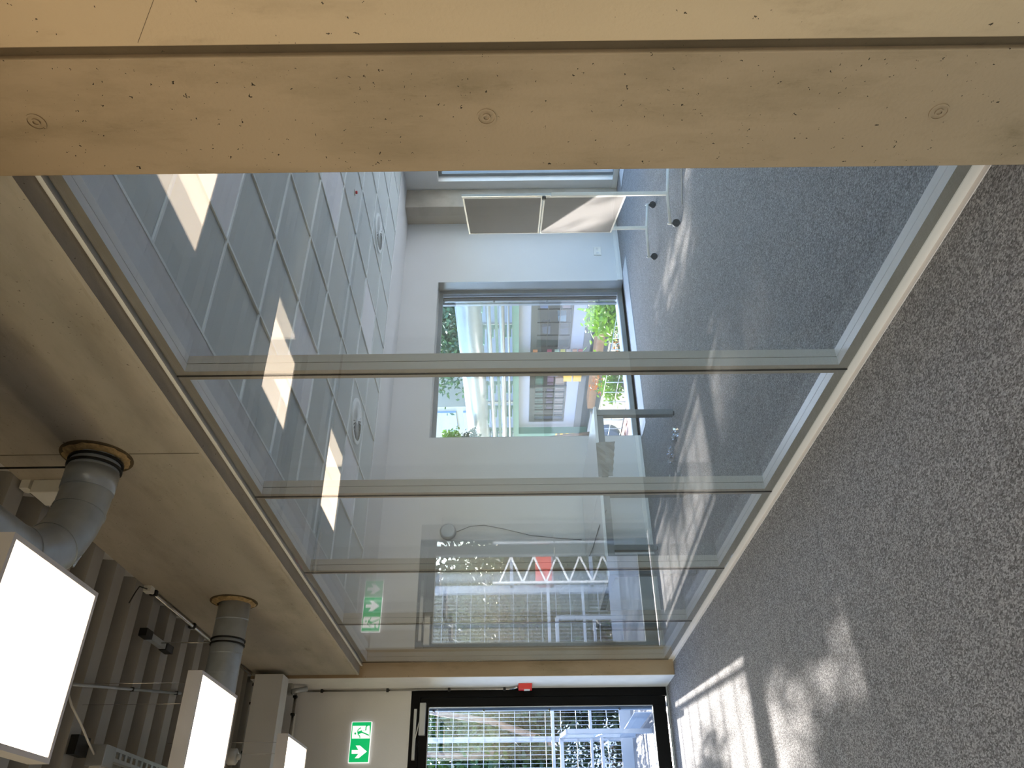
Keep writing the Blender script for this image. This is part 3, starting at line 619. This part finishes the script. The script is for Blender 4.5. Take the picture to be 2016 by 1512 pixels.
# ================================================================== OUTSIDE
G = -1.1
GROUND = mat('gravel_ground', (.40, .39, .33), .95, noise=.8, amt=.35, bump=.4, bscale=20)
struct('ground', MB().box(-60, 60, 8.4, 90, G - .3, G).box(8.8, 60, -40, 8.4, G - .3, G).box(-60, -5, -40, 8.4, G - .3, G).box(-5, 8.8, -40, -5.4, G - .3, G), GROUND)
struct('ground', MB().box(8.8, 26, -30, 8.4, G, G + .02).box(1.8, 9.2, 8.4, 10.4, G, G + .02), mat('bounce_paving', (.86, .85, .82), .9, noise=2, amt=.06))  # pale paving added to bounce daylight up onto the room ceiling
LEAF = {}
def leafmat(name, rgb, tr=.13):
    m = mat(name, rgb, .6, noise=1.7, amt=.45); n = m.node_tree.nodes; l = m.node_tree.links
    t = n.new('ShaderNodeBsdfTranslucent'); t.inputs[0].default_value = lin((rgb[0] * 1.15, min(1, rgb[1] * 1.2), rgb[2] * .7)); mx = n.new('ShaderNodeMixShader'); mx.inputs[0].default_value = tr
    out = n['Material Output']; l.new(n['Principled BSDF'].outputs[0], mx.inputs[1]); l.new(t.outputs[0], mx.inputs[2]); l.new(mx.outputs[0], out.inputs[0]); return m
LG1 = leafmat('dark_leaves', (.13, .21, .10)); LG2 = leafmat('mid_leaves', (.22, .33, .14)); LG3 = leafmat('bright_leaves', (.45, .60, .14)); LGH = leafmat('hazy_leaves', (.29, .42, .32)); LB = mat('blossom', (.90, .93, .95), .7)  # haze over the far trees is put into the hazy leaf colour
BARK = mat('bark', (.50, .42, .36), .9, noise=12, amt=.3, bump=.5, bscale=40)
def leaves(c, rad, n, size, seed, clumps=14):
    rr = random.Random(seed); m = MB(); cs = []
    for _ in range(clumps):
        while True:
            p = Vector((rr.uniform(-1, 1), rr.uniform(-1, 1), rr.uniform(-1, 1)))
            if p.length < 1: break
        cs.append(Vector(c) + Vector((p.x * rad[0], p.y * rad[1], p.z * rad[2])) * .8)
    for _ in range(n):
        k = rr.choice(cs); s_ = min(rad) * .45
        p = k + Vector((rr.gauss(0, s_), rr.gauss(0, s_), rr.gauss(0, s_ * .8)))
        u = Vector((rr.gauss(0, 1), rr.gauss(0, 1), rr.gauss(0, 1))).normalized(); v = u.cross(Vector((rr.gauss(0, 1), rr.gauss(0, 1), rr.gauss(0, 1)))).normalized()
        a = u * size * rr.uniform(.6, 1.3); b = v * size * .45
        m.poly([p - a, p + b, p + a, p - b], [(0, 1, 2, 3)])
    return m
def tree(name, label, c, rad, n, size, seed, m, trunk=True, cat='tree', clumps=14, group=None, base=G):
    t = thing(name, label, cat, (c[0], c[1], base), group)
    part('foliage', leaves(c, rad, n, size, seed, clumps), m, t)
    if trunk:
        rr = random.Random(seed + 1); r0 = .05 + rad[0] * .04
        part('trunk', MB().tube([(c[0] + rr.uniform(-.3, .3), c[1], base), (c[0] + rr.uniform(-.2, .2), c[1], (base + c[2]) / 2), (c[0], c[1], c[2] + rad[2] * .3)], [r0, r0 * .8, r0 * .35], 8), BARK, t)
    return t

# balcony behind the door
bal = thing('balcony', 'steel balcony behind the black door with open grating floor', 'balcony', (1, 9.6, 0))
mb = MB(); y = 8.30
while y < 10.85: mb.box(-2.6, 2.5, y, y + .004, -.04, -.005); y += .034
GRT = mat('grating_steel', (.40, .44, .50), .5)
tag(part('grating', mb, GRT, bal), kind='stuff')
mb = MB(); x = -2.6
while x < 2.5: mb.box(x, x + .006, 8.3, 10.85, -.032, -.008); x += .10
tag(part('cross_rods', mb, GRT, bal), kind='stuff')
for x in (-1.2, .3, 1.8): part('joist', MB().box(x, x + .08, 8.3, 10.9, -.2, -.042), PALEST, bal)
part('toe_plate', MB().box(-2.6, 2.5, 10.86, 10.88, -.2, .14), PALEST, bal)
for x in (-2.0, 0.03, 2.35): part('post', MB().box(x, x + .07, 10.88, 10.95, G, 3.1), PALEST, bal)
part('post', MB().box(1.735, 1.79, 10.92, 10.98, -.1, 3.1), PALEST, bal)
part('rail', MB().box(.10, 2.35, 10.89, 10.93, .985, 1.025), PALEST, bal)
part('rail', MB().box(.10, 2.35, 10.89, 10.93, .50, .53), PALEST, bal)
ms = thing('mesh_screen', 'tall pale steel rod mesh screen on the balcony edge behind the door', 'mesh fence', (1.2, 10.9, 0))
mb = MB(); x = .12
while x < 2.35: mb.bar((x, 10.9, .05), (x, 10.9, 2.9), .005); x += .05
tag(part('vertical_rods', mb, PALEST, ms), kind='stuff')
mb = MB(); z = .1
while z < 2.9: mb.bar((.1, 10.894, z), (2.36, 10.894, z), .007); mb.bar((.1, 10.906, z), (2.36, 10.906, z), .007); z += .2
tag(part('horizontal_rods', mb, PALEST, ms), kind='stuff')
part('top_beam', MB().box(-1.2, 2.42, 10.86, 10.94, 2.88, 3.03), PALEST, ms)
hr = thing('guard_rail', 'pale blue tubular guard rail on the balcony in front of the mesh screen', 'railing', (1.6, 9.9, 0))
part('top_bar', MB().bar((1.55, 9.2, .92), (1.72, 10.5, .92), .045), PALEST, hr); part('lower_bar', MB().bar((1.55, 9.2, .50), (1.72, 10.5, .50), .035), PALEST, hr)
part('side_bar', MB().bar((.6, 10.45, .92), (1.72, 10.5, .92), .045), PALEST, hr); part('side_bar', MB().bar((.6, 10.45, .42), (1.72, 10.5, .42), .035), PALEST, hr)
part('upright', MB().bar((1.72, 10.5, 0), (1.72, 10.5, .92), .045), PALEST, hr); part('upright', MB().bar((1.55, 9.2, 0), (1.55, 9.2, .92), .045), PALEST, hr); part('upright', MB().bar((.6, 10.45, 0), (.6, 10.45, .92), .045), PALEST, hr)
part('plate', MB().box(1.70, 1.71, 9.0, 10.5, .02, .20), PALEST, hr)
gr = thing('blind_guide_rail', 'pale guide rail with small bolts just outside the door glass', 'guide rail', (1.61, 8.3, 0))
part('rail', MB().box(1.60, 1.66, 8.27, 8.33, .0, 2.6), PALEST, gr)
for z in (.45, 1.15, 1.8, 2.3): part('bolt', MB().tube([(1.60, 8.26, z), (1.60, 8.28, z)], .012, 10), CHROME, gr)
# stair tower left of the screen (seen mirrored in the glass)
stw = thing('stair_tower', 'pale steel lattice stair frame beyond the balcony, mirrored in the glass', 'stair', (-.9, 12, G))
for x in (-1.9, -.15): part('post', MB().box(x, x + .07, 11.3, 11.37, G, 3), PALEST, stw)
for z in (-.2, .3, .9, 1.5): part('beam', MB().box(-1.9, -.08, 11.3, 11.36, z, z + .05), PALEST, stw)
for i in range(5):
    z = .0 + i * .34; part('brace', MB().bar((-.12, 11.1, z), (-.52, 11.1, z + .17), .024), TRIMW, stw); part('brace', MB().bar((-.52, 11.1, z + .17), (-.12, 11.1, z + .34), .024), TRIMW, stw)
for x in (-.12, -.56): part('lattice_post', MB().box(x - .015, x + .015, 11.08, 11.12, G, 1.8), TRIMW, stw)
solo('red_panel', MB().box(-.55, -.14, 11.18, 11.21, .93, 1.17), REDM, 'red panel on the balcony side, mirrored in the glass partition', 'panel')
# greenery behind the screen
for i, (x, y, z, rx, rz, n, m, lab) in enumerate(((2.9, 15.0, .7, 1.5, 1.7, 9000, LG1, 'dark green bush right behind the mesh screen'), (1.2, 15.6, .5, 1.4, 1.6, 8000, LG2, 'mid green bush behind the middle of the mesh screen'),
        (-.6, 15.2, .8, 1.5, 1.6, 8000, LG1, 'dark bush behind the stair frame'), (-2.4, 16, .6, 1.5, 1.7, 6000, LG2, 'green bush farthest left behind the balcony'), (3.8, 18.5, 2.0, 2.2, 2.1, 14000, LG2, 'tall green tree behind the dark bush'), (1.0, 19.5, 2.2, 2.4, 2.2, 14000, LG1, 'tall dark tree in the back row behind the balcony'), (-2.5, 20, 2.2, 2.6, 2.2, 14000, LG1, 'tall dark tree in the back row, on the left'))):
    tree('bush', lab, (x, y, z), (rx, 1.2, rz), int(n * 1.5), .095, 20 + i, m, True, 'bush', 16, 'bushes and trees behind the balcony')
solo('leaning_trunk', MB().tube([(2.0, 13.6, G), (2.15, 13.7, .9), (2.5, 13.8, 1.9), (2.7, 13.9, 3.1)], [.07, .06, .05, .04], 10), BARK, 'pale leaning tree trunk behind the mesh screen', 'tree trunk')
bl = thing('blossom_shrub', 'shrub with white blossoms behind the lower part of the mesh screen', 'shrub', (1.75, 13, G))
part('foliage', leaves((1.75, 13.0, .2), (.7, .4, .7), 1200, .05, 77, 10), LG1, bl); part('blossoms', leaves((1.75, 12.8, .25), (.7, .3, .6), 900, .03, 78, 16), LB, bl); part('stem', MB().tube([(1.75, 13, G), (1.75, 13, .4)], [.04, .02], 8), BARK, bl)
# high crowns that only dapple the sunlight
for i, (x, y, z, rx, rz, n) in enumerate(((1.5, 15.5, 4.5, .5, .25, 420), (2.35, 15.5, 5.65, .38, .35, 1500), (1.5, 15.8, 6.3, 1.0, .34, 3200), (.9, 15.2, 5.75, .35, .3, 600), (.4, 14.5, 4.1, .35, .25, 300))):
    tree('tree', 'tall thin crown beyond the balcony, above the view', (x, y, z), (rx, .5, rz), n, .06, 60 + i, LG2, True, 'tree', 10, 'tall thin trees beyond the balcony')
for i, (x, y, z, rx, rz, n) in enumerate(((5.5, 17, 5.2, .8, .7, 3600), (6.5, 17.2, 5.1, .7, .7, 3600), (7.4, 17, 5.3, .7, .8, 3400), (8.4, 17, 5.6, .7, .9, 2600), (5.2, 17.5, 6.7, .75, .6, 3600), (7.9, 17.4, 6.8, .75, .6, 3600), (5.85, 17, 6.75, .25, .5, 1100), (7.1, 17, 6.6, .3, .5, 1200), (6.5, 17, 6.0, .6, .28, 1300))):
    tree('tree', 'tall open crown beyond the room window, above the view', (x, y, z), (rx, .8, rz), n, .075, 160 + i, LG2, True, 'tree', 14, 'tall open trees beyond the room window')

# ---- industrial yard seen through the big window (X = 14 plane facade)
XF = 14.0
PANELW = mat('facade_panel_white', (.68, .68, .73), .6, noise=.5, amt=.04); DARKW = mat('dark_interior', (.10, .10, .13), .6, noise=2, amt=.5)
GREENS = mat('green_steel', (.32, .54, .45), .5, noise=2, amt=.08); PIPES = mat('silver_cladding', (.68, .69, .68), .3, .7, noise=3, amt=.05); BLUEG = mat('pale_blue_sheet', (.58, .67, .78), .5, noise=1, amt=.06)
BEIGE = mat('beige_box', (.80, .62, .48), .8, noise=5, amt=.1); PLANK = mat('orange_plank', (.78, .58, .42), .85, noise=6, amt=.2); YEL = mat('yellow_paint', (.92, .70, .12), .5)
wk = thing('workshop', 'low white workshop building with dark glazed openings, seen through the big window', 'building', (XF, 20, G))
part('upper_panel', MB().box(XF, XF + .2, 11, 30, .92, 1.28), PANELW, wk)
part('lower_panel', MB().box(XF, XF + .2, 11, 30, -.66, -.28), PANELW, wk)
part('plinth', MB().box(XF - .1, XF + .2, 11, 30, G, -.66), mat('plinth_grey', (.42, .40, .38), .9, noise=3), wk)
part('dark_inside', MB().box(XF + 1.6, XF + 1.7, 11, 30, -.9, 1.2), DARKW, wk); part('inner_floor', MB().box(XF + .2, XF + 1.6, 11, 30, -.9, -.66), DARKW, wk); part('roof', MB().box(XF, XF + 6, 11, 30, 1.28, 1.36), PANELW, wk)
part('wall_panel', MB().box(XF, XF + .2, 23.4, 30, -.28, .92), PANELW, wk)
for a, b, n in ((12.0, 16.55, 6), (16.65, 19.1, 4), (21.2, 23.4, 6)):
    wf = part('window_frame', MB().box(XF - .03, XF + .05, a, a + .07, -.28, .92).box(XF - .03, XF + .05, b - .07, b, -.28, .92).box(XF - .03, XF + .05, a, b, -.28, -.23).box(XF - .03, XF + .05, a, b, .74, .92), BLACKM, wk)
    for i in range(1, n): part('mullion', MB().box(XF - .02, XF + .03, a + (b - a) * i / n - .02, a + (b - a) * i / n + .02, -.23, .74), BLACKM, wk)
    for z in (.42, .08): part('transom', MB().box(XF - .02, XF + .03, a, b, z, z + .025), BLACKM, wk)
    part('pane', MB().box(XF, XF + .008, a, b, -.23, .74), WGLASS, wk)
wh = ['leftmost', 'second', 'third', 'fourth', 'fifth', 'last']
for i in range(6):
    y = 23.15 - i * .36; solo('storage_box', MB().box(XF + .3, XF + .6, y - .15, y + .15, -.24, .06), BEIGE, wh[i] + ' beige storage box from the left on the lowest shelf in the far workshop window', 'box', 'beige boxes in the workshop window')
GRB = mat('green_crate', (.30, .48, .36), .7)
for i in range(6):
    y = 23.15 - i * .36; solo('storage_crate', MB().box(XF + .3, XF + .6, y - .15, y + .15, .46, .72), GRB, wh[i] + ' green crate from the left on the top shelf in the far workshop window', 'crate', 'green crates in the workshop window')
for i in range(6):
    y = 23.15 - i * .36; solo('storage_carton', MB().box(XF + .35, XF + .55, y - .12, y + .12, .12, .32), mat('pink_carton', (.62, .45, .50), .8) if 'pink_carton' not in MATS else MATS['pink_carton'], wh[i] + ' mauve carton from the left on the middle shelf in the far workshop window', 'carton', 'mauve cartons in the workshop window')
for i, (y, z, c, nm, wd) in enumerate(((16.9, .25, (.85, .85, .8), 'white', .3), (17.3, .55, (.60, .62, .72), 'lilac', .3), (16.85, .62, (.85, .12, .2), 'red', .14), (17.9, .0, (.62, .70, .68), 'grey-green', .3), (18.4, .45, (.42, .42, .46), 'dark grey', .4), (18.5, -.1, (.30, .30, .34), 'black', .4), (17.3, -.1, (.80, .58, .50), 'salmon', .35), (16.0, .1, (.55, .58, .80), 'lavender', .6))):
    solo('storage_bag', MB().prism([(y, z - .12), (y + wd, z - .12), (y + wd * .9, z + .1), (y + wd * .15, z + .13)], 'x', XF + .3, XF + .55), mat('bag_' + nm.replace(' ', '_'), c, .8), nm + ' packet on a shelf inside the nearer workshop window', 'packet')
for i, (z, c, nm) in enumerate(((.78, (.92, .52, .2), 'orange'), (.35, (.82, .35, .42), 'pink'), (.12, (.75, .82, .70), 'pale green'), (-.06, (.92, .84, .3), 'yellow'), (-.24, (.85, .75, .68), 'cream'), (-.42, (.88, .60, .40), 'tan'), (-.60, (.80, .12, .12), 'deep red'))):
    solo('wall_notice', MB().box(XF - .10, XF - .04, 19.12, 19.62, z - .07, z + .07), mat('notice_' + nm.replace(' ', '_'), c, .6), nm + ' block in the colourful column between the two workshop windows', 'notice')
for i, (y, z) in enumerate(((19.75, -.55), (19.75, -.25))):
    solo('yellow_cabinet', MB().box(XF - .3, XF - .05, y, y + .75, z - .13, z + .12), YEL, ('lower' if i == 0 else 'upper') + ' yellow box standing outside the open workshop bay', 'cabinet')
solo('covered_machine', MB().tube([(XF + .4, 20.2, -.2), (XF + .4, 20.5, .1), (XF + .4, 20.8, .25), (XF + .4, 21.05, .0)], [.2, .3, .28, .12], 12), mat('dust_sheet', (.80, .74, .76), .8), 'pale sheeted machine inside the open workshop bay', 'machine')
# planks and gravel strip
solo('plank_stack', MB().box(XF - 1.0, XF - .55, 11, 21, G, G + .22), PLANK, 'long orange timber baulk lying in front of the workshop', 'timber')
solo('kerb_path', MB().poly([(8.5, 17.5, G + .02), (13.2, 21.5, G + .02), (13.4, 24, G + .02), (9.5, 24, G + .02), (8.5, 17.5, G + .06), (13.2, 21.5, G + .06), (13.4, 24, G + .06), (9.5, 24, G + .06)], [(4, 5, 6, 7), (0, 1, 5, 4), (1, 2, 6, 5), (2, 3, 7, 6), (3, 0, 4, 7)]), mat('pale_path', (.90, .84, .76), .9, noise=3, amt=.1), 'pale sunlit path in front of the workshop, left part', 'path')
solo('asphalt_patch', MB().box(9.6, 12.6, 11.5, 14.6, G, G + .03), mat('dark_gravel', (.36, .35, .38), .95, noise=25, amt=.4), 'dark gravel patch below the green shrub outside the window', 'gravel')
# pipe bridge
pb = thing('pipe_bridge', 'green steel pipe bridge running in front of the workshop roof', 'pipe bridge', (XF - .3, 20, G))
part('main_beam', MB().box(XF - .35, XF - .15, 9.5, 34, 1.28, 1.47), GREENS, pb)
part('upper_beam', MB().box(XF - .35, XF - .20, 9.5, 34, 1.88, 1.96), GREENS, pb)
for i in range(17): y = 10.4 + i * 1.45; part('cross_post', MB().box(XF - .33, XF - .22, y, y + .07, 1.47, 2.32), GREENS, pb)
for i in range(17): y = 10.4 + i * 1.45; part('saddle', MB().box(XF - .66, XF - .33, y, y + .05, 1.50, 1.545).box(XF - .66, XF - .33, y, y + .05, 1.63, 1.68).box(XF - .66, XF - .33, y, y + .05, 2.0, 2.052).box(XF - .9, XF - .2, y, y + .07, 2.25, 2.30), GREENS, pb)
for y in (19.2, 23.62): part('column', MB().box(XF - .38, XF - .12, y, y + .26, G, 1.28), GREENS, pb)
part('stripe_band', MB().box(XF - .385, XF - .375, 23.62, 23.88, -.80, .0), YEL, pb)
for i in range(4): part('black_stripe', MB().box(XF - .39, XF - .384, 23.62, 23.88, -.76 + i * .2, -.66 + i * .2), BLACKM, pb)
solo('insulated_pipe', MB().tube([(XF - .55, 9.0, 2.68), (XF - .55, 36, 2.60)], .36, 32), PIPES, 'very thick silver insulated pipe running along the top of the pipe bridge', 'pipe')
for r, x, z, lab in ((.07, XF - .6, 2.12, 'thin silver pipe just below the thick insulated one'), (.085, XF - .6, 1.76, 'middle silver pipe along the green pipe bridge'), (.04, XF - .62, 1.58, 'lowest thin silver pipe just above the green main beam')):
    solo('steam_pipe', MB().tube([(x, 9.5, z), (x, 34, z)], r, 14), PIPES, lab, 'pipe')
solo('tank_wall', MB().box(XF + .6, XF + .8, 9.5, 34, 1.3, 2.5), BLUEG, 'pale blue sheet wall behind the pipe bridge', 'wall')
for i, o_ in enumerate(('first', 'second', 'third', 'fourth', 'fifth', 'sixth', 'seventh', 'eighth')): solo('tank_rib', MB().box(XF + .55, XF + .6, 12 + i * 2.2, 12.12 + i * 2.2, 1.3, 2.5), PIPES, o_ + ' upright rib from the right on the pale blue sheet wall', 'rib', 'ribs on the sheet wall')
# background
hb = thing('office_block', 'far office block with beige cladding and blue glass, left in the big window', 'building', (22, 36, G))
part('wall', MB().box(20, 30, 32, 48, G, 8), mat('cladding', (.86, .83, .74), .8, noise=.4, amt=.06), hb)
for i in range(5):
    for j in range(3): part('window', MB().box(19.9, 20.0, 32.4 + i * 2.6, 34.2 + i * 2.6, 3.0 + j * 1.25, 3.9 + j * 1.25), mat('blue_glass', (.60, .74, .88), .2) if 'blue_glass' not in MATS else MATS['blue_glass'], hb)
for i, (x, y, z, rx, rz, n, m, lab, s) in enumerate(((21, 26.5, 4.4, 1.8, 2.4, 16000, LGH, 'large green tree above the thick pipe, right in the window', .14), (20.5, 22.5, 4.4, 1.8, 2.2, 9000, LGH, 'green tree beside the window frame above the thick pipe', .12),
        (12.6, 22.3, 3.55, .35, .35, 1100, LG3, 'bright yellow-green treetop at the left top of the big window', .08), (12.7, 22.3, 2.8, .25, .22, 500, LG1, 'small dark treetop in front of the thick pipe', .07))):
    tree('tree', lab, (x, y, z), (rx, 3.2 if rx > 1 else .3, rz), n, s, 90 + i, m, True, 'tree', 16)
tree('shrub', 'bright green shrub outside, low in the right part of the big window', (9.6, 11.6, -.42), (.75, .5, .42), 2600, .06, 201, LG3, True, 'shrub', 14)
tree('shrub', 'small yellow-green shrub left of the thick mullion, low in the window', (9.7, 14.6, -.75), (.5, .4, .28), 1200, .05, 202, LG3, True, 'shrub', 10)
OR = mat('orange_flower', (.95, .50, .12), .6)
fp = thing('flower_plant', 'orange flowering plant low in the window beside the frame', 'plant', (9.5, 13.0, G))
part('foliage', leaves((9.5, 13.0, -.85), (.4, .3, .2), 500, .05, 203, 8), LG2, fp); part('flowers', leaves((9.5, 12.9, -.72), (.35, .2, .15), 120, .04, 204, 6), OR, fp)
fp2 = thing('flower_plant', 'orange berries on thin stems against the pale path', 'plant', (9.9, 14.9, G))
part('flowers', leaves((9.9, 14.9, -.55), (.25, .2, .3), 120, .035, 205, 8), OR, fp2); part('stem', MB().tube([(9.9, 14.9, G), (9.9, 14.9, -.35)], .008, 6), BARK, fp2)
BRK = mat('old_brick', (.66, .50, .46), .9, noise=8, amt=.3)
bp = thing('brick_pile', 'stack of reddish bricks outside, at the bottom left of the window', 'brick pile', (7.9, 13.6, G))
bm_ = MB().box(-.12, .12, -.06, .06, 0, .08).mesh('brick', BRK)
for i in range(14):
    for j in range(4):
        for k in range(3):
            if R.random() < .85: o = link('brick', bm_, bp, (-.4 + j * .26 + R.uniform(-.02, .02), -1.0 + i * .15, k * .085)); o.rotation_euler = (0, 0, R.uniform(-.15, .15))
WIRE = mat('fence_wire', (.75, .80, .86), .4, .4)
fc = thing('wire_fence', 'low pale wire fence with loops outside, at the bottom of the big window', 'fence', (8.4, 13, G))
mb = MB()
for i in range(14): y = 10.6 + i * .36; mb.tube([(8.5 + .0 * i, y, G), (8.5, y, -.35)], .008, 6)
for z in (-.35, -.6, -.85): mb.tube([(8.5, 10.6, z), (8.5, 15.3, z)], .006, 6)
part('wires', mb, WIRE, fc)
for i in range(4):
    y = 10.9 + i * .33; part('loop', MB().tube([(8.5, y + .13 * math.cos(a * .5), -.55 + .13 * math.sin(a * .5)) for a in range(13)], .007, 6), WIRE, fc)
solo('cable_drum', MB().tube([(9.0, 16.1, G + .32), (9.3, 16.3, G + .32)], .32, 24), PALEST, 'round pale cable drum outside, beyond the desk leg', 'cable drum')
